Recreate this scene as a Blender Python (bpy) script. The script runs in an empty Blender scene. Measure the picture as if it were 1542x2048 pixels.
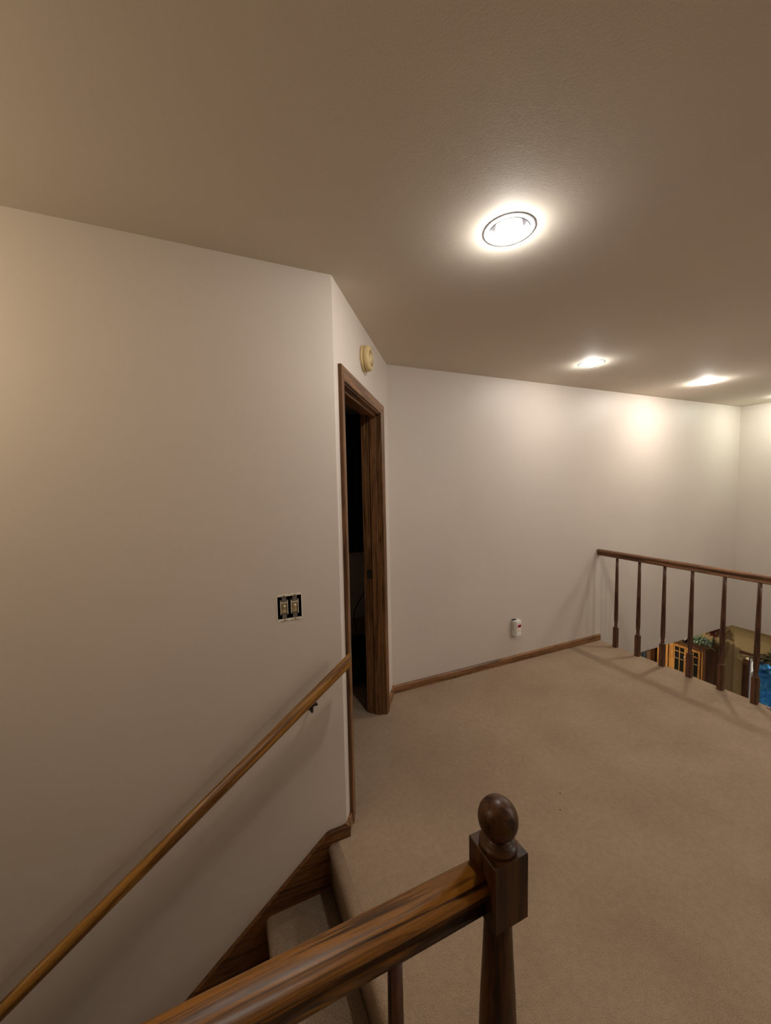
import bpy, bmesh, math, random
from mathutils import Vector, Matrix
random.seed(7)
S = bpy.context.scene
COL = S.collection

# ------------------------------------------------------------------ camera
yaw, pitch, roll = math.radians(23.681), math.radians(-3.933), math.radians(-1.13)
fw = Vector((math.sin(yaw)*math.cos(pitch), math.cos(yaw)*math.cos(pitch), math.sin(pitch)))
rt = Vector((math.cos(yaw), -math.sin(yaw), 0)); up = rt.cross(fw)
r2 = rt*math.cos(roll)+up*math.sin(roll); u2 = -rt*math.sin(roll)+up*math.cos(roll)
cd = bpy.data.cameras.new('camera'); cam = bpy.data.objects.new('camera', cd); COL.objects.link(cam)
m = Matrix.Identity(4)
for i in range(3):
    m[i][0], m[i][1], m[i][2] = r2[i], u2[i], -fw[i]
m.translation = (0, 0, 1.573)
cam.matrix_world = m
cd.sensor_fit = 'HORIZONTAL'; cd.sensor_width = 36; cd.lens = 36*760.45/1542
cd.clip_start = .02
S.camera = cam

# ------------------------------------------------------------------ world, exposure, lamp strengths
w = bpy.data.worlds.new('world'); S.world = w; w.use_nodes = True
w.node_tree.nodes['Background'].inputs[0].default_value = (.02, .025, .04, 1)
w.node_tree.nodes['Background'].inputs[1].default_value = .3
S.view_settings.view_transform = 'Standard'; S.view_settings.look = 'None'
S.view_settings.gamma = 1; S.view_settings.use_curve_mapping = False
S.view_settings.exposure = 0.68
LAMP = 620.0          # emission of a recessed bulb
COOL = (1.0, .955, .90); WARM = (1.0, .83, .57)
H = 2.44
LIGHTS = [(.955, 1.075, COOL, .45, 'recessed ceiling light nearest the stairs, large in view'),
          (2.55, 2.0, COOL, .3, 'recessed ceiling light over the landing carpet, close to the far wall'),
          (4.015, 2.0, (1.0,.93,.85), .66, 'recessed ceiling light over the open well, beyond the railing'),
          (5.48, 2.0, (.93,1.0,.88), .40, 'recessed ceiling light in the far corner over the open well'),
          (2.7, -.3, COOL, .6, 'added unseen recessed fill light on the near side of the landing')]  # last entry is an added, unseen fill for the landing

GLOBE_FILL = 24.0         # emission of the added, unseen globe supplying warm light from the left
GPOS = (-1.25, .88, 2.18)
CPOS = (4.5, -.95, 2.14); FOYER_FILL = 28.0   # added globe brightening the right-hand ceiling, past the right edge of the frame

# ------------------------------------------------------------------ helpers
def tag(o, label=None, cat=None, group=None, kind=None):
    if label: o['label'] = label
    if cat: o['category'] = cat
    if group: o['group'] = group
    if kind: o['kind'] = kind
    return o

class MB:
    def __init__(s): s.v = []; s.f = []; s.sm = []
    def add(s, vs, fs, smooth=False):
        b = len(s.v); s.v += [tuple(v) for v in vs]
        s.f += [tuple(i+b for i in f) for f in fs]; s.sm += [smooth]*len(fs); return s
    def box(s, x0, x1, y0, y1, z0, z1):
        return s.add([(x0,y0,z0),(x1,y0,z0),(x1,y1,z0),(x0,y1,z0),(x0,y0,z1),(x1,y0,z1),(x1,y1,z1),(x0,y1,z1)],
              [(0,3,2,1),(4,5,6,7),(0,1,5,4),(1,2,6,5),(2,3,7,6),(3,0,4,7)])
    def prism(s, pts, a, b, axis='z', smooth=False, cap=True):
        """polygon pts (2D) extruded along axis from a to b"""
        def P(p, t):
            return {'z': (p[0],p[1],t), 'y': (p[0],t,p[1]), 'x': (t,p[0],p[1])}[axis]
        n = len(pts); vs = [P(p,a) for p in pts]+[P(p,b) for p in pts]
        s.add(vs, [(i,(i+1)%n,(i+1)%n+n,i+n) for i in range(n)], smooth)
        if cap: s.add(vs, [tuple(range(n))[::-1], tuple(range(n,2*n))])
        return s
    def lathe(s, prof, c=(0,0,0), n=32, smooth=True, caps=True, mat=None):
        """prof = [(r,z)...] about z; mat maps local to world"""
        vs = []
        for r, z in prof:
            for k in range(n):
                a = 2*math.pi*k/n; p = Vector((r*math.cos(a), r*math.sin(a), z))
                if mat: p = mat @ p
                vs.append(p+Vector(c))
        fs = [(i*n+k, i*n+(k+1)%n, (i+1)*n+(k+1)%n, (i+1)*n+k) for i in range(len(prof)-1) for k in range(n)]
        s.add(vs, fs, smooth)
        if caps: s.add(vs, [tuple(range(n))[::-1], tuple((len(prof)-1)*n+k for k in range(n))])
        return s
    def tube(s, pts, r, n=12):
        pts = [Vector(p) for p in pts]; vs = []
        for i, p in enumerate(pts):
            t = (pts[min(i+1,len(pts)-1)]-pts[max(i-1,0)]).normalized()
            a = t.orthogonal().normalized() if i == 0 else (a0 - t*a0.dot(t)).normalized()
            a0 = a; b = t.cross(a)
            rr = r[i] if isinstance(r,(list,tuple)) else r
            for k in range(n):
                q = 2*math.pi*k/n; vs.append(p+a*rr*math.cos(q)+b*rr*math.sin(q))
        s.add(vs, [(i*n+k, i*n+(k+1)%n, (i+1)*n+(k+1)%n, (i+1)*n+k) for i in range(len(pts)-1) for k in range(n)], True)
        s.add(vs, [tuple(range(n))[::-1], tuple((len(pts)-1)*n+k for k in range(n))])
        return s
    def build(s, name, mat, parent=None, bevel=0, xf=None, seg=2):
        me = bpy.data.meshes.new(name)
        vs = [xf @ Vector(v) for v in s.v] if xf else s.v
        me.from_pydata([tuple(v) for v in vs], [], s.f)
        for p, q in zip(me.polygons, s.sm): p.use_smooth = q
        bm = bmesh.new(); bm.from_mesh(me)
        bmesh.ops.remove_doubles(bm, verts=bm.verts, dist=1e-6)
        bmesh.ops.recalc_face_normals(bm, faces=bm.faces)
        if bevel:
            es = [e for e in bm.edges if len(e.link_faces) == 2 and e.calc_face_angle(0) > .5]
            bmesh.ops.bevel(bm, geom=es, offset=bevel, segments=seg, affect='EDGES', clamp_overlap=True)
        bm.to_mesh(me); bm.free()
        me.materials.append(mat)
        o = bpy.data.objects.new(name, me); COL.objects.link(o)
        if parent: o.parent = parent
        return o

def empty(name, loc=(0,0,0), rz=0):
    o = bpy.data.objects.new(name, None); COL.objects.link(o); o.location = loc; o.rotation_euler = (0,0,rz)
    o.empty_display_size = .1
    return o
def copy_tree(o, parent=None):
    c = o.copy(); COL.objects.link(c)
    if parent: c.parent = parent
    for ch in o.children: copy_tree(ch, c)
    return c
def struct(o): return tag(o, kind='structure')

# ------------------------------------------------------------------ materials
def base_mat(name, rough=.5, spec=.5, col=(.5,.5,.5)):
    mt = bpy.data.materials.new(name); mt.use_nodes = True
    b = mt.node_tree.nodes['Principled BSDF']
    b.inputs['Roughness'].default_value = rough; b.inputs['Specular IOR Level'].default_value = spec
    b.inputs['Base Color'].default_value = (*col, 1)
    return mt, mt.node_tree.nodes, mt.node_tree.links, b
def add_noise(N, L, vec, scale, detail=4, rough=.5, dist=0):
    n = N.new('ShaderNodeTexNoise'); n.inputs['Scale'].default_value = scale
    n.inputs['Detail'].default_value = detail; n.inputs['Roughness'].default_value = rough
    n.inputs['Distortion'].default_value = dist
    L.new(vec, n.inputs['Vector']); return n
def ramp(N, L, src, stops):
    r = N.new('ShaderNodeValToRGB'); e = r.color_ramp.elements
    while len(e) < len(stops): e.new(.5)
    for k, (p, c) in enumerate(stops): e[k].position = p; e[k].color = (*c, 1)
    L.new(src, r.inputs[0]); return r
def bump(N, L, b, h, strength, dist):
    u = N.new('ShaderNodeBump'); u.inputs['Strength'].default_value = strength; u.inputs['Distance'].default_value = dist
    L.new(h, u.inputs['Height']); L.new(u.outputs[0], b.inputs['Normal']); return u
def paint(name, col, rough=.42, peel=90, st=.25, dist=.002, spec=.5):
    mt, N, L, b = base_mat(name, rough, spec, col)
    g = N.new('ShaderNodeNewGeometry')
    n1 = add_noise(N, L, g.outputs['Position'], 1.3, 2)
    c = ramp(N, L, n1.outputs[0], [(.3, tuple(x*.97 for x in col)), (.7, tuple(min(1,x*1.03) for x in col))])
    L.new(c.outputs[0], b.inputs['Base Color'])
    n2 = add_noise(N, L, g.outputs['Position'], peel, 3)
    bump(N, L, b, n2.outputs[0], st, dist)
    return mt
def wood(name, lite, dark, axis='x', rough=.32, coat=.35, k=1.0):
    mt, N, L, b = base_mat(name, rough)
    t = N.new('ShaderNodeTexCoord'); mp = N.new('ShaderNodeMapping')
    L.new(t.outputs['Object'], mp.inputs['Vector'])
    sc = {'x': (.055,1,1), 'y': (1,.055,1), 'z': (1,1,.055)}[axis]
    mp.inputs['Scale'].default_value = tuple(x*k for x in sc)
    a = add_noise(N, L, mp.outputs[0], 38, 5, .62, 1.2)
    f = add_noise(N, L, mp.outputs[0], 330, 3, .6)
    md = tuple((p+q)/2 for p, q in zip(lite, dark))
    c1 = ramp(N, L, a.outputs[0], [(.40, dark), (.47, md), (.52, lite), (.75, tuple(min(1,x*1.15) for x in lite))])
    c2 = ramp(N, L, f.outputs[0], [(.36, (.45,.42,.4)), (.5, (1,1,1))])
    mx = N.new('ShaderNodeMix'); mx.data_type = 'RGBA'; mx.blend_type = 'MULTIPLY'; mx.inputs[0].default_value = .6
    L.new(c1.outputs[0], mx.inputs[6]); L.new(c2.outputs[0], mx.inputs[7])
    L.new(mx.outputs[2], b.inputs['Base Color'])
    b.inputs['Coat Weight'].default_value = coat; b.inputs['Coat Roughness'].default_value = .25; b.inputs['Specular IOR Level'].default_value = .24
    bump(N, L, b, f.outputs[0], .15, .001)
    return mt
def carpet(name):
    mt, N, L, b = base_mat(name, .95, .1)
    g = N.new('ShaderNodeNewGeometry'); P = g.outputs['Position']
    a = add_noise(N, L, P, 2.2, 5, .55, .3); f = add_noise(N, L, P, 300, 3, .7); h = add_noise(N, L, P, 120, 3, .6)
    c1 = ramp(N, L, a.outputs[0], [(.3, (.375,.262,.180)), (.5, (.415,.299,.203)), (.72, (.46,.332,.234))])
    c2 = ramp(N, L, f.outputs[0], [(.34, (.50,.47,.44)), (.5, (.95,.95,.95)), (.62, (1,1,1))])
    mx = N.new('ShaderNodeMix'); mx.data_type = 'RGBA'; mx.blend_type = 'MULTIPLY'; mx.inputs[0].default_value = .75
    L.new(c1.outputs[0], mx.inputs[6]); L.new(c2.outputs[0], mx.inputs[7])
    e = add_noise(N, L, P, 38, 4, .6); c3 = ramp(N, L, e.outputs[0], [(.34, (.90,.895,.885)), (.62, (1,1,1))])
    m3 = N.new('ShaderNodeMix'); m3.data_type = 'RGBA'; m3.blend_type = 'MULTIPLY'; m3.inputs[0].default_value = 1
    L.new(mx.outputs[2], m3.inputs[6]); L.new(c3.outputs[0], m3.inputs[7]); L.new(m3.outputs[2], b.inputs['Base Color'])
    ad = N.new('ShaderNodeMath'); ad.operation = 'ADD'; L.new(f.outputs[0], ad.inputs[0]); L.new(h.outputs[0], ad.inputs[1])
    bump(N, L, b, ad.outputs[0], .7, .006)
    b.inputs['Sheen Weight'].default_value = 0
    return mt
def plain(name, col, rough=.5, metal=0, spec=.5, n=0):
    mt, N, L, b = base_mat(name, rough, spec, col); b.inputs['Metallic'].default_value = metal
    t = N.new('ShaderNodeTexCoord'); q = add_noise(N, L, t.outputs['Object'], n or 40, 3)
    c = ramp(N, L, q.outputs[0], [(.3, tuple(x*.9 for x in col)), (.7, tuple(min(1,x*1.06) for x in col))])
    L.new(c.outputs[0], b.inputs['Base Color']); return mt
def glow(name, col, st):
    mt, N, L, b = base_mat(name, .4, .5, (.9,.9,.9))
    b.inputs['Emission Color'].default_value = (*col, 1); b.inputs['Emission Strength'].default_value = st
    return mt

M_WALL = paint('wall_paint', (.615,.538,.468), .5, 80, .15, .001)
M_CEIL = paint('ceiling_paint', (.72,.645,.55), .75, 190, .20, .0012, .3)
M_TAN = paint('tan_paint', (.42,.31,.15), .6)
M_BED = paint('bedroom_paint', (.80,.74,.72), .7)
M_CARPET = carpet('beige_carpet')
M_OAKX = wood('oak_rail', (.24,.090,.009), (.026,.009,.002), 'x', .42, .0)
for M_ in (M_OAKX,):
    M_.node_tree.nodes['Principled BSDF'].inputs['Specular IOR Level'].default_value = .5
    M_.node_tree.nodes['Principled BSDF'].inputs['Roughness'].default_value = .3
M_OAKY = wood('oak_far_rail', (.27,.13,.06), (.10,.045,.02), 'y')
M_OAKH = wood('oak_handrail', (.30,.135,.025), (.13,.05,.010), 'x', .34, .1)
M_OAKZ = wood('oak_post', (.070,.025,.005), (.016,.005,.0012), 'z', .42, .1)
M_BAL = wood('oak_baluster', (.14,.062,.035), (.05,.022,.012), 'z', .4, .2)
M_TRZ = wood('oak_casing', (.20,.092,.034), (.085,.036,.012), 'z', .4, .1)
M_TRX = wood('oak_baseboard', (.27,.13,.055), (.11,.05,.02), 'x', .4, .2)
M_SKIRT = wood('oak_skirt', (.15,.06,.018), (.06,.022,.007), 'x', .4, .2)
M_WHITE = plain('white_plastic', (.78,.75,.70), .4)
M_IVORY = plain('yellowed_plastic', (.62,.47,.22), .45)
M_BLACK = plain('black_metal', (.015,.012,.01), .4)
M_BLACKP = plain('black_plastic', (.006,.006,.006), .6)
M_RIM = plain('lamp_trim', (.60,.62,.66), .35)
M_REFL = plain('lamp_reflector', (.8,.8,.82), .2, .6)

# ------------------------------------------------------------------ setting: walls
A = Vector((.465, 1.568)); B = Vector((1.144, 2.541))
tB = (B-A).normalized(); LB = (B-A).length
XW = 5.84; YC = B.y; XE = 3.43; ZL = -.262; ZF = -2.7
XL = -4.6; YN = -1.7; DR = (2*.0+.11, .92)          # door opening along the angled wall
SW = (.200, .297, 1.036, 1.130)                      # switch box hole
# wall beside the stairs: front face as a sheet with a true hole, then back and sides
mb = MB(); a, b_, c_, d_ = SW
xs = [XL, a, b_, A.x]; zs = [ZF, c_, d_, H]
yb = 1.69
for i in range(3):
    for j in range(3):
        if (i, j) == (1, 1): continue
        mb.add([(xs[i],1.568,zs[j]),(xs[i+1],1.568,zs[j]),(xs[i+1],1.568,zs[j+1]),(xs[i],1.568,zs[j+1])], [(0,1,2,3)])
mb.add([(a,1.568,c_),(b_,1.568,c_),(b_,1.568,d_),(a,1.568,d_),(a,yb,c_),(b_,yb,c_),(b_,yb,d_),(a,yb,d_)],
       [(0,1,5,4),(1,2,6,5),(2,3,7,6),(3,0,4,7),(4,5,6,7)])
mb.add([(XL,yb,ZF),(A.x,yb,ZF),(A.x,yb,H),(XL,yb,H),(XL,1.568,ZF),(A.x,1.568,ZF),(A.x,1.568,H),(XL,1.568,H)],
       [(0,1,2,3),(4,0,3,7),(4,5,1,0),(5,1,2,6)])
struct(mb.build('wall_left', M_WALL))
# angled wall with the doorway (local frame: x along wall, y towards the bedroom)
XB = Matrix(((tB.x, -tB.y, 0, A.x), (tB.y, tB.x, 0, A.y), (0,0,1,0), (0,0,0,1)))
mb = MB(); T = .115; s0, s1, zh = DR[0]-.018, DR[1]+.018, 2.058
mb.prism([(0,0),(s0,0),(s0,T),(.0,T)], 0, H); mb.prism([(s1,0),(LB,0),(LB+.06,T),(s1,T)], 0, H)
mb.prism([(s0,0),(s1,0),(s1,T),(s0,T)], zh, H)
struct(mb.build('wall_angled', M_WALL, xf=XB))
# long far wall: bottom hangs to the lower room's ceiling past the landing
mb = MB(); mb.box(B.x, XE, YC, YC+.12, ZL, H); mb.box(XE, XW+.12, YC, YC+.12, ZL, H)
struct(mb.build('wall_back', M_WALL))
struct(MB().box(XW, XW+.12, YN, YC, ZL, H).build('wall_right', M_WALL))
struct(MB().box(XL-.1, XW+.12, YN-.1, YN, ZF, H).build('wall_front', M_WALL))
struct(MB().box(XL-.1, XL, YN, 4.3, ZF, H).build('wall_stair_end', M_WALL))
struct(MB().box(3.0, 3.1, YC+.12, 4.25, 0, H).build('wall_bedroom_right', M_BED))
struct(MB().box(-1.6, -1.5, 1.69, 4.25, 0, H).build('wall_bedroom_left', M_BED))
struct(MB().box(-1.6, 3.1, 4.25, 4.35, 0, H).build('wall_bedroom_back', M_BED))
# lower room
struct(MB().box(5.97, 6.07, YC, 5.2, ZF, ZL).build('wall_lower_far', M_TAN))
mb = MB(); mb.box(5.93, 6.05, 2.44, YC, ZF, ZL); mb.box(5.93, 6.05, 1.62, 2.38, -.64, ZL); mb.box(5.93, 6.05, YN, 1.55, ZF, ZL)
mb.box(5.93, 6.05, 2.38, 2.44, -.64, ZL); mb.box(5.93, 6.05, 1.55, 1.62, -.64, ZL)
struct(mb.build('wall_lower_right', M_TAN))
struct(MB().box(XL, 5.97, 5.2, 5.3, ZF, ZL).build('wall_lower_back', M_TAN))
struct(MB().box(XL, 8.0, YN, 5.3, ZF-.1, ZF).build('floor_lower', M_CARPET))
mb = MB(); mb.box(-4.6, 6.07, YC+.12, 5.3, ZL, ZL+.1)
struct(mb.build('ceiling_lower', M_CEIL))
mb = MB(); mb.box(XW+.12, 8, YN, YC+.12, ZL, ZL+.1); mb.box(7.9, 8, YN, YC, ZF, ZL)
struct(mb.build('wall_lower_beyond', M_TAN))

# ceiling with round cut-outs for the recessed lights
R_OPEN = .068; q = .13
lx = sorted({l[0] for l in LIGHTS}); ly = sorted({l[1] for l in LIGHTS})
xs = [XL-.1]+sum([[x-q, x+q] for x in lx], [])+[XW+.12]
xs = sorted(xs); ys = sorted([YN-.1]+sum([[y-q, y+q] for y in ly], [])+[4.35])
holes = {(round(l[0],3), round(l[1],3)) for l in LIGHTS}
mb = MB()
for i in range(len(xs)-1):
    for j in range(len(ys)-1):
        x0, x1, y0, y1 = xs[i], xs[i+1], ys[j], ys[j+1]
        cx, cy = (x0+x1)/2, (y0+y1)/2
        if (round(cx,3), round(cy,3)) in holes:
            n = 48; vs = []
            for k in range(n):
                t = 2*math.pi*k/n; c, s = math.cos(t), math.sin(t); mxx = max(abs(c), abs(s))
                vs += [(cx+R_OPEN*c, cy+R_OPEN*s, H), (cx+q*c/mxx, cy+q*s/mxx, H)]
            mb.add(vs, [(2*k, 2*k+1, (2*k+3)%(2*n), (2*k+2)%(2*n)) for k in range(n)])
        else:
            mb.add([(x0,y0,H),(x1,y0,H),(x1,y1,H),(x0,y1,H)], [(0,1,2,3)])
mb.box(XL-.1, XW+.12, YN-.1, 4.35, H+.2, H+.25)
struct(mb.build('ceiling', M_CEIL))

# landing floor (carpet), rounded over at the well edge
def edge_prof(x1):     # (x,z) outline of slab with a rolled edge on the right
    return [(x1-.02,0),(x1-.012,-.002),(x1-.004,-.008),(x1,-.018),(x1,ZL),(.42,ZL),(.42,0)]
mb = MB(); mb.prism(edge_prof(XE), YN, YC, 'y')
mb.box(XL, .42, YN, .52, ZL, 0)
mb.box(-1.5, .42, 1.69, 4.25, ZL, 0)
mb.box(.42, 3.0, YC, 4.25, ZL, 0)
struct(mb.build('floor', M_CARPET))

# trims
struct(MB().prism([(YC,0),(YC-.014,0),(YC-.014,.05),(YC-.008,.060),(YC,.060)], B.x-.005, 3.42, 'x').build('baseboard_back', M_TRX))
mb = MB(); pr = [(0,0),(-.014,0),(-.014,.05),(-.008,.06),(0,.06)]
mb.prism(pr, .98, LB+.006, 'x'); struct(mb.build('baseboard_angled', M_TRX, xf=XB))
mb = MB(); mb.prism(pr, -.014, .052, 'x'); struct(mb.build('baseboard_corner', M_TRX, xf=XB))
# skirt board down the stairs on the left wall
sl = .80
pts = [(.478,.052),(.385,.052),(.370,.046),(.355,.034),(-3.3,.034-sl*3.655),(-3.3,.034-sl*3.655-.4),(.32,-.45),(.478,-.12)]
struct(MB().prism(pts, 1.549, 1.5685, 'y').build('trim_1', M_SKIRT, bevel=.002, seg=1))

# ------------------------------------------------------------------ door_1 (frame of the doorway; leaf swung out of sight)
door = empty('door_1', (A.x, A.y, 0), math.atan2(tB.y, tB.x)); struct(door)
def casing_prof():  # across width 0..0.057 (0 = opening side), depth
    return [(0,0),(0,-.009),(.006,-.012),(.018,-.012),(.022,-.014),(.040,-.017),(.052,-.018),(.057,-.015),(.057,0)]
cp = casing_prof(); i0, i1, zt = DR[0]+.002, DR[1]-.002, 2.045
mb = MB(); n = len(cp)
def strip(mb, P):  # P(k, q): start / end positions for each profile point -> closed prism
    vs = [P(0, c) for c in cp]+[P(1, c) for c in cp]
    mb.add(vs, [(i,(i+1)%n,(i+1)%n+n,i+n) for i in range(n)]); mb.add(vs, [tuple(range(n))[::-1], tuple(range(n,2*n))])
for nm, P in (('casing', lambda k,c: (i0-c[0], c[1], 0 if k==0 else zt+c[0])),
              ('casing', lambda k,c: (i1+c[0], c[1], 0 if k==0 else zt+c[0])),
              ('head_casing', lambda k,c: ((i0-c[0]) if k==0 else (i1+c[0]), c[1], zt+c[0]))):
    mb = MB(); strip(mb, P); mb.build(nm, M_TRZ if nm=='casing' else M_TRX, door)
MB().box(DR[0]-.016, DR[0]+.002+.005, .001, T-.001, 0, zt).build('jamb', M_TRZ, door)
rj = MB().box(DR[1]-.007, DR[1]+.016, .001, T-.001, 0, zt).build('jamb', M_TRZ, door)
MB().box(DR[0]+.007, DR[1]-.007, .001, T-.001, zt-.007, zt+.012).build('head_jamb', M_TRX, door)
MB().box(DR[1]-.019, DR[1]-.007, .030, .070, 0, zt-.007).build('door_stop', M_TRZ, door, .002, seg=1)
MB().box(DR[0]+.007, DR[0]+.019, .030, .070, 0, zt-.007).build('door_stop', M_TRZ, door, .002, seg=1)
MB().box(DR[0]+.019, DR[1]-.019, .030, .070, zt-.019, zt-.007).build('door_stop', M_TRX, door, .002, seg=1)
sp = MB().box(DR[1]-.009, DR[1]-.0068, .075, .108, .95, 1.01).build('strike_plate', M_BLACK, door)
# casing on the bedroom side
MB().box(DR[1]-.002, DR[1]+.055, T, T+.015, 0, zt+.055).build('casing', M_TRZ, door)

# ------------------------------------------------------------------ bedroom things seen through the doorway
cur = MB(); n = 90
vs = []
for k in range(n+1):
    x = .6+1.9*k/n; y = 4.19+.022*math.sin(k*1.15)+.008*math.sin(k*.37)
    vs += [(x, y, .80), (x, y, 2.40)]
cur.add(vs, [(2*k,2*k+2,2*k+3,2*k+1) for k in range(n)], True)
vs2 = [(v[0], v[1]+.012, v[2]) for v in vs]; cur.add(vs2, [(2*k,2*k+1,2*k+3,2*k+2) for k in range(n)], True)
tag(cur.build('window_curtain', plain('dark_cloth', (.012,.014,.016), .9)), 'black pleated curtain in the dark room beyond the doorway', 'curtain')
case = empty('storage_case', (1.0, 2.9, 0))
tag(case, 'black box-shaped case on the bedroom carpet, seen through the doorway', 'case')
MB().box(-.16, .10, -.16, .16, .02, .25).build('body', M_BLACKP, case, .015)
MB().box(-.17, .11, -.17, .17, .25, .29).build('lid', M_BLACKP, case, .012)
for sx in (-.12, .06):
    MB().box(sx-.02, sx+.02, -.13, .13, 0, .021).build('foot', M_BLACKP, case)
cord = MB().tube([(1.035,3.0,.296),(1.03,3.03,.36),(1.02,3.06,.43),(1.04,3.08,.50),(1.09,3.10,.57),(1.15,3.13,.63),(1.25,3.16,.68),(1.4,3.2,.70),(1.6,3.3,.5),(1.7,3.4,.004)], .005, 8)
tag(cord.build('power_cord', M_BLACKP), 'thin black cord rising from the black case behind the door frame', 'cord')

# ------------------------------------------------------------------ stairs
stairs = empty('staircase', (.39, 0, 0))
tag(stairs, 'beige carpeted stairs going down along the left wall', 'stairs')
RUN, RISE = .2727, .2077
nose = [(.010,0),(.006,-.0003),(-.004,-.003),(-.011,-.009),(-.0155,-.018),(-.0165,-.030),(-.0140,-.043),(-.0105,-.056),(-.010,-.062),(-.010,-.068),(-.010,-RISE-.02)]
prof = [(.0305,0),(.0135,0)]+nose+[(.0305,-RISE-.02)]
st = MB()
# rounded nose and riser, then the slab of this step's tread body
st.prism(prof, .52, 1.5495, 'y', smooth=False)
s0_ = st.build('step', M_CARPET, stairs)
for p in s0_.data.polygons: p.use_smooth = abs(p.normal.y) < .5
tr = MB(); tr.prism([(RUN-.011,0),(.0135,0)]+nose+[(RUN-.011,-RISE-.02)], .52, 1.5495, 'y')
s1_ = tr.build('step', M_CARPET, stairs)
for p in s1_.data.polygons: p.use_smooth = abs(p.normal.y) < .5
s1_.location = (-RUN, 0, -RISE)
for k in range(2, 13):
    c = s1_.copy(); COL.objects.link(c); c.parent = stairs; c.location = (-RUN*k, 0, -RISE*k)
struct(MB().box(XL, .42, .42, .515, ZF, ZL).build('wall_stair_near', M_WALL))

# ------------------------------------------------------------------ handrail on the left wall
hr = empty('wall_handrail', (.475, 1.49, .845))
tag(hr, 'round orange-brown oak handrail sloping down the left wall beside the stairs', 'handrail')
ang = math.atan(.7615); Ln = 4.3
mb = MB(); n = 28; vs = []
for t in (0, 1):
    for k in range(n):
        q_ = 2*math.pi*k/n; yy, zz = .0225*math.cos(q_), .0225*math.sin(q_)
        x = -zz*math.tan(-ang)*1 if t == 0 else -Ln
        vs.append((x, yy, zz))
mb.add(vs, [(k,(k+1)%n,(k+1)%n+n,k+n) for k in range(n)], True)
mb.add(vs, [tuple(range(n)), tuple(range(n,2*n))])
rail = mb.build('rail', M_OAKH, hr); rail.rotation_euler = (0, -ang, 0)
def bracket(dx):
    z = dx*.7615
    b = MB(); b.lathe([(.019,0),(.019,.004),(.012,.007),(.0,.008)], n=20, mat=Matrix.Rotation(math.pi/2,4,'X'))
    b.v = [(v[0]+dx+.005, v[1]+.078, v[2]+z-.075) for v in b.v]
    b.tube([(dx+.005,.074,z-.075),(dx+.005,.045,z-.077),(dx+.004,.02,z-.070),(dx,.004,z-.052),(dx,0,z-.028)], [.0075,.006,.006,.006,.007], 12)
    b.box(dx-.022, dx+.022, -.009, .009, z-.032, z-.027)
    o = b.build('bracket', M_BLACK, hr)
    tag(o, 'black metal bracket')
for dx in (-.165, -1.4, -2.7): bracket(dx)

# ------------------------------------------------------------------ railings
RP = [(0,.853),(.014,.853),(.0165,.854),(.0195,.857),(.0205,.861),(.0190,.8655),(.0172,.8675),(.0165,.870),(.0165,.886),(.0175,.891),(.0200,.894),(.0255,.8965),(.0275,.901),(.0272,.907),(.0245,.913),(.0185,.918),(.010,.9212),(0,.922)]
RPF = RP+[(-x, z) for x, z in RP[1:-1][::-1]]
def baluster_mb():
    b = MB(); h = .0175
    b.prism([(-h,-h),(h,-h),(h,h),(-h,h)], 0, .190)
    b.lathe([(.0165,.190),(.0170,.194),(.0145,.199),(.0120,.203),(.0125,.206),(.0150,.209),(.0152,.213),(.0125,.219),(.0122,.226),(.0145,.240),(.0165,.265),(.0170,.31),(.0165,.40),(.0150,.55),(.0125,.75),(.0112,.857)], n=18)
    return b
# near railing with newel
nr = empty('stair_railing', (.413, .4885, 0))
tag(nr, 'dark oak guard rail in the foreground with a ball-topped newel post', 'railing')
mb = MB(); mb.prism([(y, z) for y, z in RPF], -2.6, -.0345, 'x'); mb.v = [(v[0], v[1]+.006, v[2]) for v in mb.v]; tr_ = mb.build('top_rail', M_OAKX, nr)
for p in tr_.data.polygons:
    if abs(p.normal.x) < .5: p.use_smooth = True
nb = MB().box(-.035, .035, -.0355, .0355, .840, .955).build('newel_post', M_OAKZ, nr, .0015, seg=1)
MB().lathe([(.0225,.841),(.0235,.82),(.0260,.76),(.030,.68),(.034,.58),(.0352,.50),(.033,.44),(.027,.40),(.031,.385),(.031,.37),(.026,.362),(.034,.35),(.034,.34)], n=40).build('shaft', M_OAKZ, nb)
MB().box(-.035,.035,-.035,.035,0,.341).build('base_block', M_OAKZ, nb, .0015, seg=1)
bp = [(.0300,.955),(.0318,.957),(.0318,.960),(.0290,.963),(.0240,.9655),(.0215,.967),(.0215,.969),(.0165,.9705),(.0150,.9715)]
cz, rr = 1.0025, .0338
bp += [(rr*math.sin(math.radians(t)), cz-rr*math.cos(math.radians(t))) for t in range(30, 181, 10)]
MB().lathe(bp[:-1]+[(.0005, cz+rr)], n=48).build('ball_finial', M_OAKZ, nb)
bm0 = baluster_mb().build('baluster', M_BAL, nr); bm0.location = (-.198, 0, 0)
for k in range(1, 11):
    c = bm0.copy(); COL.objects.link(c); c.parent = nr; c.location = (-.198-.207*k, 0, 0)
# far railing
fr = empty('balcony_railing', (3.395, YC, 0))
tag(fr, 'brown oak railing with turned balusters along the open well edge', 'railing')
mb = MB(); mb.prism([(x, .918+(z-.922)*.88) for x, z in RPF], -4.1, -.001, 'y'); tr_ = mb.build('top_rail', M_OAKY, fr)
for p in tr_.data.polygons:
    if abs(p.normal.y) < .5: p.use_smooth = True
tr_.location = (-.012, 0, 0)
YB = [2.354, 2.145, 1.935, 1.73, 1.52, 1.321]
while YB[-1] > -1.4: YB.append(YB[-1]-.207)
for k, y in enumerate(YB):
    c = bpy.data.objects.new('baluster', bm0.data); COL.objects.link(c); c.parent = fr
    c.location = (max(-.02, -.002-.004*k), y-YC, -.0005)

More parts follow.
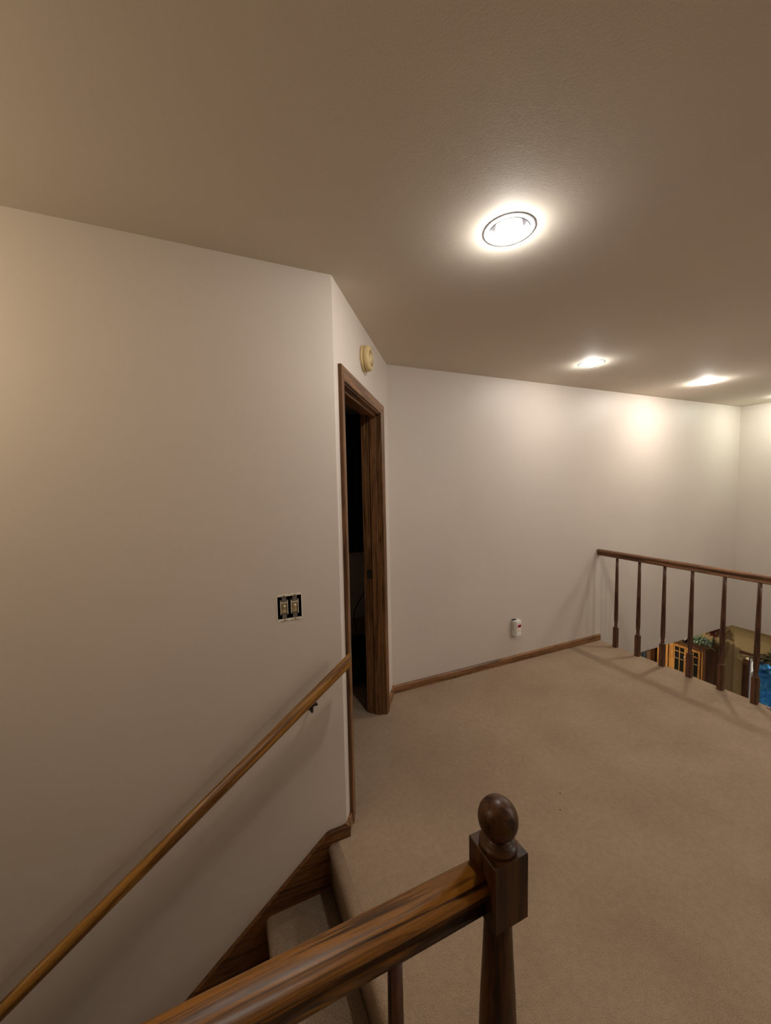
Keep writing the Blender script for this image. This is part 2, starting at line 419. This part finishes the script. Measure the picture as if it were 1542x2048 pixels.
# ------------------------------------------------------------------ recessed lights
M_LIT = {}
def lamp(i, L):
    x, y, col, k, lab = L
    t = empty('recessed_light', (x, y, H)); tag(t, lab, 'ceiling light')
    MB().lathe([(.066,.002),(.066,-.001),(.069,-.0022),(.080,-.0018),(.0845,-.0014),(.088,-.0004)], n=48, caps=False).build('trim_ring', M_RIM, t)
    MB().lathe([(.0665,-.003),(.066,.01),(.062,.05),(.056,.10),(.0,.101)], n=40, caps=False).build('reflector', M_REFL, t)
    key = (col, k)
    if key not in M_LIT: M_LIT[key] = glow('bulb_glow', col, LAMP*k)
    bb = MB().lathe([(.0445,.0005),(.046,.002),(.044,.02),(.030,.055),(.020,.085),(.020,.10)], n=32, caps=False).build('bulb', M_WHITE, t)
    MB().lathe([(.0005,-.026),(.012,-.0252),(.024,-.0215),(.034,-.015),(.041,-.0075),(.0445,.001)], n=32, caps=False).build('lens', M_LIT[key], bb)
for i, L in enumerate(LIGHTS): lamp(i, L)
# added globe lamps for extra light, hung out of view
def fill_globe(pos, lab, col, st, sc):
    t = empty('added_globe_lamp', pos); tag(t, lab, 'lamp'); up_ = H-pos[2]
    gp = [(.0005,-.11),(.04,-.102),(.078,-.078),(.102,-.04),(.11,0),(.102,.04),(.078,.078),(.04,.102)]
    MB().lathe([(r*sc, z*sc) for r, z in gp], n=32, caps=False).build('globe', glow('fill_globe_glow', col, st), t)
    MB().lathe([(.045*sc,.098*sc),(.05*sc,.10*sc),(.045*sc,.12*sc),(.012,.13*sc),(.006,.14*sc),(.006,up_-.03),(.05,up_-.025),(.055,up_-.002)], n=24).build('canopy', M_BLACK, t)
fill_globe(GPOS, 'added unseen warm globe lamp giving light from the left over the stairs', WARM, GLOBE_FILL, 1)
fill_globe(CPOS, 'added unseen large pale fill globe over the open well', (.97,1.0,.97), FOYER_FILL, 1.3)
# added fill light for the lower room, out of view
LL = (4.9, 3.3, WARM, 1.2, 'x')
t = empty('recessed_light', (4.9, 3.4, ZL)); tag(t, 'added unseen recessed fill light in the ceiling of the lower room', 'ceiling light')
MB().lathe([(.05,.0),(.05,-.004),(.088,-.004),(.09,0)], n=32, caps=False).build('trim_ring', M_RIM, t)
MB().lathe([(.0005,-.02),(.03,-.018),(.045,-.008),(.05,0)], n=24, caps=False).build('bulb', glow('lower_fill_bulb', WARM, 500), t)

t = empty('recessed_light', (6.9, 1.7, ZL)); tag(t, 'added unseen recessed fill light past the lower doorway', 'ceiling light')  # added out of view to brighten the blue sheet
MB().lathe([(.05,.0),(.05,-.004),(.088,-.004),(.09,0)], n=32, caps=False).build('trim_ring', M_RIM, t)
MB().lathe([(.0005,-.02),(.03,-.018),(.045,-.008),(.05,0)], n=24, caps=False).build('bulb', glow('beyond_fill_bulb', COOL, 1300), t)

# ------------------------------------------------------------------ open switch box on the left wall
sb = empty('light_switch_box', ((a+b_)/2, 1.568, (c_+d_)/2))
tag(sb, 'uncovered double light switch in a black wall box on the left wall', 'light switch')
W2, H2 = (b_-a)/2, (d_-c_)/2
mb = MB(); w1, h1 = W2-.001, H2-.001
mb.add([(-w1,.003,-h1),(w1,.003,-h1),(w1,.003,h1),(-w1,.003,h1),(-w1,.06,-h1),(w1,.06,-h1),(w1,.06,h1),(-w1,.06,h1)],
       [(0,1,5,4),(1,2,6,5),(2,3,7,6),(3,0,4,7),(4,5,6,7)])
mb.build('box', M_BLACKP, sb)
M_EDGE = plain('raw_plaster', (.80,.74,.62), .9, n=300)
mb = MB(); rnd = random.Random(3)
for side in range(4):
    for k in range(12):
        u0 = -1+2*k/12; u1 = u0+2/12
        th = .005+rnd.random()*.006*(1 if side < 2 else .4)
        if side == 0: mb.box(u0*W2, u1*W2, -.0012, .0004, H2, H2+th)
        if side == 1: mb.box(u0*W2, u1*W2, -.0012, .0004, -H2-th, -H2)
        if side == 2: mb.box(-W2-th*.6, -W2, -.0012, .0004, u0*H2, u1*H2)
        if side == 3: mb.box(W2, W2+th*.6, -.0012, .0004, u0*H2, u1*H2)
tag(mb.build('plaster_edge', M_EDGE, sb), 'rough white plaster edge')
M_STRAP = plain('zinc_strap', (.17,.145,.13), .5, .2); M_CLIP = plain('bright_clip', (.66,.60,.48), .4); M_SWB = plain('ivory_switch', (.42,.34,.19), .5); M_TOG = plain('ivory_toggle', (.75,.66,.48), .4)
def switch(dx):
    sw = MB().box(-.0125, .0125, .006, .032, -.026, .026).build('switch', M_SWB, sb, .002)
    sw.location = (dx, 0, 0)
    m_ = MB()
    q_ = MB(); q_.box(-.0155,-.0125,.002,.012,-.029,.029); q_.box(.0125,.0155,.002,.012,-.029,.029); q_.box(-.012,.012,.001,.006,.0185,.0215)
    q_.box(-.016,.016,-.002,.001,.047,.053); q_.box(-.016,.016,-.002,.001,-.054,-.048); q_.build('clip', M_CLIP, sw)
    m_.box(-.009,.009,.0,.003,.026,.047); m_.build('strap', M_STRAP, sw)
    MB().box(-.009,.009,.0,.003,-.048,-.026).build('strap', M_STRAP, sw)
    g = MB(); g.prism([(.006,-.007),(.006,.008),(-.007,.012),(-.011,.009),(-.009,.004)], -.004, .004, 'x'); g.build('toggle', M_TOG, sw, .001, seg=1)
    s_ = MB(); s_.lathe([(.003,0),(.003,.002),(.0005,.003)], n=10, mat=Matrix.Rotation(math.pi/2,4,'X'))
    s_.v = [(v[0], v[1]-.002, v[2]-.05) for v in s_.v]; s_.build('screw', M_STRAP, sw)
    s_ = MB(); s_.lathe([(.003,0),(.003,.002),(.0005,.003)], n=10, mat=Matrix.Rotation(math.pi/2,4,'X'))
    s_.v = [(v[0], v[1]-.002, v[2]+.05) for v in s_.v]; s_.build('screw', M_STRAP, sw)
switch(-.0215); switch(.0215)

# ------------------------------------------------------------------ smoke alarm over the doorway
sm = empty('smoke_alarm', (A.x+tB.x*.505, A.y+tB.y*.505, 2.262), math.atan2(tB.y, tB.x))
tag(sm, 'round yellowed smoke alarm on the wall above the doorway', 'smoke alarm')
RX = Matrix.Rotation(math.pi/2, 4, 'X')      # local z -> -y (out of the wall)
MB().lathe([(.068,0),(.070,.004),(.070,.011),(.066,.014)], n=48, mat=RX).build('base_plate', M_IVORY, sm)
MB().lathe([(.060,.012),(.064,.016),(.067,.020),(.066,.034),(.060,.043),(.048,.047),(.044,.044),(.026,.043),(.022,.047),(.0005,.048)], n=48, mat=RX, caps=False).build('cover', M_IVORY, sm)
mb = MB()
for k in range(16):
    aa = 2*math.pi*k/16
    mb.box(-.0012,.0012,-.0465,-.0435,.029,.043)
    for i in range(8):
        v = Vector(mb.v[-8+i]); v = Matrix.Rotation(aa,4,'Y') @ v; mb.v[-8+i] = tuple(v)
tag(mb.build('vent_slots', plain('dark_ivory', (.38,.28,.14), .7), sm), kind='stuff')

# ------------------------------------------------------------------ plug-in gas alarm on the far wall
ga = empty('gas_alarm', (2.327, YC, .316))
tag(ga, 'white plug-in gas alarm low on the far wall with a small red window', 'gas alarm')
MB().prism([(-.036,0),(.036,0),(.036,-.036),(.031,-.052),(-.026,-.055),(-.035,-.046)], -.066, .068, 'z').build('housing', M_WHITE, ga, .003)
MB().prism([(.030,-.051),(-.024,-.0535),(-.024,-.0585),(.028,-.056)], -.060, .062, 'z').build('front_panel', M_WHITE, ga, .0015, seg=1)
MB().box(-.012,.022,-.0600,-.0565,.014,.036).build('display_window', plain('red_window', (.30,.005,.03), .2), ga)
MB().box(-.018,.022,-.0600,-.0565,-.016,-.006).build('test_button', plain('button_plastic', (.85,.66,.52), .4), ga)
MB().box(-.033,.006,-.022,-.004,.066,.0735).build('vent', M_BLACKP, ga)
mb = MB()
for k in range(4): mb.box(-.0375,-.0345,-.038,-.016,-.012+k*.016,-.008+k*.016)
tag(mb.build('side_slots', plain('grey_slot', (.42,.34,.29), .6), ga), kind='stuff')

# crumbs on the carpet
for (x, y, lab) in ((1.517, 1.326, 'tiny dark speck on the carpet, the one farther from the newel'), (1.437, 1.255, 'tiny dark speck on the carpet, the one nearer the newel')):
    mb = MB(); mb.lathe([(.001,0),(.003,.001),(.0033,.002),(.0015,.0035),(.0005,.004)], n=9)
    o = mb.build('crumb', M_BLACKP); o.location = (x, y, 0); tag(o, lab, 'crumb')
hp = MB().tube([(3.385,1.262,.004),(3.37,1.245,.004),(3.385,1.235,.006),(3.36,1.23,.005),(3.372,1.222,.004)], .0018, 6)
tag(hp.build('wire_scrap', M_BLACK), 'small bent scrap of dark wire at the carpet edge by the railing', 'wire scrap')

# ------------------------------------------------------------------ lower room: glazed cabinet
M_CAB = wood('honey_cabinet', (.42,.21,.065), (.26,.115,.035), 'z', .4, .2)
M_CABD = wood('dark_cabinet', (.12,.055,.03), (.05,.022,.012), 'z', .4, .2)
M_GLASS, N, L_, b = base_mat('dark_glass', .08, .5, (.012,.012,.011)); b.inputs['Coat Weight'].default_value = .5
cab = empty('display_cabinet', (5.6, 2.69, ZF)); tag(cab, 'honey oak display cabinet with lattice glass doors in the lower room', 'cabinet')
CH = 2.10
MB().box(.012,.34,0,.58,0,CH-.03).build('body', M_CABD, cab)
MB().box(-.015,.345,-.008,.59,CH-.03,CH).build('cornice', M_CABD, cab, .004, seg=1)
MB().box(0,.013,0,.022,.05,CH-.03).build('corner_post', M_CABD, cab)
MB().box(-.002,.013,.025,.048,.05,CH-.03).build('face_post', M_CAB, cab, .002, seg=1)
MB().box(-.002,.013,.37,.425,.05,CH-.03).build('face_post', M_CAB, cab, .002, seg=1)
MB().box(-.002,.013,.437,.485,.05,CH-.03).build('face_post', M_CAB, cab, .002, seg=1)
MB().box(-.004,.013,.50,.58,.05,CH-.03).build('face_post', M_CAB, cab, .002, seg=1)
M_SHELF = plain('shelf_edge_wood', (.22,.17,.09), .6)
def cab_door(y0, y1, knob_y):
    zb, zt_ = 1.0, CH-.04; F = .024
    d = MB()
    d.box(-.014,.0,y0,y0+F,zb,zt_); d.box(-.014,.0,y1-F,y1,zb,zt_); d.box(-.014,.0,y0+F,y1-F,zt_-F*1.3,zt_); d.box(-.014,.0,y0+F,y1-F,zb,zb+F)
    do = d.build('door', M_CAB, cab, .0015, seg=1)
    yi0, yi1 = y0+F, y1-F; ym = (yi0+yi1)/2
    MB().box(-.011,-.003,ym-.005,ym+.005,zb+F,zt_-F*1.3).build('glazing_bar', M_CAB, do)
    zz = [zt_-F*1.3-.062, zt_-F*1.3-.16, zt_-F*1.3-.33, zt_-F*1.3-.64]
    for z in zz[:1]:
        MB().box(-.010,-.004,yi0,yi1,z-.006,z+.006).build('glazing_bar', M_CAB, do)
    for z in zz[1:]:
        MB().box(-.0095,-.0045,yi0,yi1,z-.005,z+.005).build('shelf_edge', M_SHELF, do)
    MB().box(-.007,-.005,yi0,yi1,zb+F,zt_-F*1.3).build('glass', M_GLASS, do)
    k_ = MB(); k_.lathe([(.003,0),(.004,.006),(.008,.010),(.007,.014),(.0005,.016)], n=12, mat=Matrix.Rotation(-math.pi/2,4,'Y'))
    k_.v = [(v[0]-.014, v[1]+knob_y, v[2]+CH-.18) for v in k_.v]
    k_.build('knob', M_WHITE, do)
cab_door(.05, .2085, .197); cab_door(.2115, .37, .223)
# tall dark bookcase to the left
bc = empty('bookcase', (5.62, 3.285, ZF)); tag(bc, 'dark bookcase beside the honey oak cabinet in the lower room', 'bookcase')
MB().box(.02,.33,0,.9,0,2.0).build('body', plain('bookcase_dark', (.02,.014,.01), .5), bc)
for z in (1.35, 1.58, 1.97):
    MB().box(-.14,.021,0,.9,z,z+.02).build('shelf', M_CABD, bc)
for y in (0, .58, .88):
    MB().box(-.139,.021,y,y+.02,0,2.0).build('upright', M_CABD, bc)
yb_ = 3.312
for w_, h_, colb, lab in ((.045,.24,(.06,.035,.02),'dark brown book on the lower-room bookcase, nearest the honey oak cabinet'),
                          (.035,.26,(.02,.03,.05),'dark blue book beside the dark brown book on the lower-room bookcase'),
                          (.05,.23,(.025,.025,.025),'black book beside the dark blue book on the lower-room bookcase'),
                          (.04,.25,(.10,.07,.035),'tan-brown book at the far end of the row on the bookcase')):
    o = MB().box(0,.12,0,w_,0,h_).build('book', plain('book_cover', colb, .5), None, .003, seg=1)
    o.location = (5.50, yb_, ZF+1.601); yb_ += w_+.008
    tag(o, lab, 'book', 'books on the dark bookcase')
# things on the cabinet
def leafy(name, cx, cy, cz, rx, ry, rz, mats, cnt, size, seed, stem=True):
    r = random.Random(seed); e = MB()
    for _ in range(cnt):
        u, v, t = r.uniform(-1,1), r.uniform(0,6.283), r.random()**.4
        s = math.sqrt(1-u*u)
        p = Vector((cx+rx*t*s*math.cos(v), cy+ry*t*s*math.sin(v), cz+rz*abs(u)*t))
        mrot = Matrix.Rotation(r.uniform(0,6.28),3,'Z') @ Matrix.Rotation(r.uniform(-1.1,1.1),3,'X')
        k = size*r.uniform(.6,1.2)
        pts_ = [(0,0,0),(k*.35,k*.35,.08*k),(k*.3,k*.75,.1*k),(0,k*1.1,0),(-k*.3,k*.75,.1*k),(-k*.35,k*.35,.08*k)]
        e.add([p+mrot@Vector(q_) for q_ in pts_], [(0,1,2,3),(0,3,4,5)])
    return e
M_MINT = plain('mint_leaf', (.33,.45,.33), .6); M_RED = plain('wine_petal', (.16,.02,.02), .7); M_GREY = plain('sage_leaf', (.13,.12,.07), .8)
ZT = ZF+CH
g = empty('leafy_garland', (5.70, 2.80, ZT)); tag(g, 'pale mint green leafy garland lying on top of the cabinet', 'garland')
tag(leafy('l', 0, 0, .04, .07, .12, .08, 0, 420, .032, 2).build('leaves', M_MINT, g), kind='stuff')
MB().tube([(-.02,-.17,.008),(.02,-.08,.02),(-.02,0,.015),(.02,.09,.02),(-.01,.18,.008)], .006, 8).build('stem', M_GREY, g)
g = empty('dried_flowers', (5.87, 2.735, ZT)); tag(g, 'dark red dried flower bunch standing on the cabinet behind the garland', 'flowers')
tag(leafy('l', 0, 0, .13, .06, .09, .14, 0, 260, .026, 5).build('petals', M_RED, g), kind='stuff')
MB().tube([(0,0,0),(.0,.0,.18)], .010, 8).build('stem', M_GREY, g)
g = empty('bird_figure', (5.66, 2.955, ZT)); tag(g, 'small black and white ornament on the cabinet left of the garland', 'ornament')
MB().lathe([(.012,0),(.030,.012),(.034,.04),(.026,.075),(.014,.095),(.018,.11),(.012,.128),(.0005,.134)], n=20).build('body', M_BLACKP, g)
wm = MB(); wm.tube([(-.030,-.01,.03),(-.034,-.03,.06),(-.02,-.06,.10)], [.006,.008,.002], 8); wm.build('wing', M_WHITE, g)

# doorway casing in the lower wall, garland over it, blue plastic sheet in the opening
d2 = empty('door_2', (5.93, 1.98, ZF)); struct(d2)
for y0, y1 in ((.405,.465), (-.435,-.375)):
    MB().box(-.02,0,y0,y1,0,2.03).build('casing', M_CABD, d2, .003, seg=1)
MB().box(-.022,0,-.47,.50,2.09,2.125).build('head_casing', M_CABD, d2, .003, seg=1)
MB().box(0,.12,.385,.4,0,2.06).build('jamb', M_WHITE, d2)
g = empty('sage_garland', (5.90, 2.0, -.60)); tag(g, 'grey-green leafy garland draped along the doorway head', 'garland')
e = leafy('l', 0, 0, -.03, .04, .31, .20, 0, 700, .035, 9)
tag(e.build('leaves', M_GREY, g), kind='stuff')
e = MB().tube([(-.01,.47,-.045),(-.01,.4,-.02),(-.015,.3,.02),(-.01,0,.06),(-.01,-.4,0)], .007, 8); e.build('stem', M_GREY, g)

M_BLUE, N, L_, b = base_mat('blue_plastic', .25, .6, (.012,.17,.62))
tc = N.new('ShaderNodeTexCoord'); q1 = add_noise(N, L_, tc.outputs['Object'], 14, 5, .6, 1.0)
rp = ramp(N, L_, q1.outputs[0], [(.3,(.02,.22,.75)),(.55,(.06,.42,.97)),(.75,(.25,.62,1.0))]); L_.new(rp.outputs[0], b.inputs['Base Color'])
bump(N, L_, b, q1.outputs[0], .5, .02)
nx, nz = 60, 80; vs = []
from mathutils import noise
for j in range(nz+1):
    for i in range(nx+1):
        y = -.38+.76*i/nx; z = 1.97*j/nz
        up_ = max(0, (z-1.62)/.35)
        dx = .014*math.sin(y*120+1.5*noise.noise((y*6,z*1.5,0)))*(1-up_)
        dx += (.07*up_+.012)*noise.noise((y*18, z*20, 3.1))*1.6-.05*up_
        zz = z+(.05*noise.noise((y*9, 1.3, 0)) if j > nz-8 else 0)
        vs.append((dx, y, zz))
mb = MB(); W_ = nx+1
mb.add(vs, [(j*W_+i, j*W_+i+1, (j+1)*W_+i+1, (j+1)*W_+i) for j in range(nz) for i in range(nx)], True)
sh = mb.build('plastic_sheet', M_BLUE); sh.location = (6.13, 1.98, ZF)
sh.modifiers.new('thick', 'SOLIDIFY').thickness = .002
tag(sh, 'bright blue crumpled plastic sheet hanging in the lower doorway', 'plastic sheet')
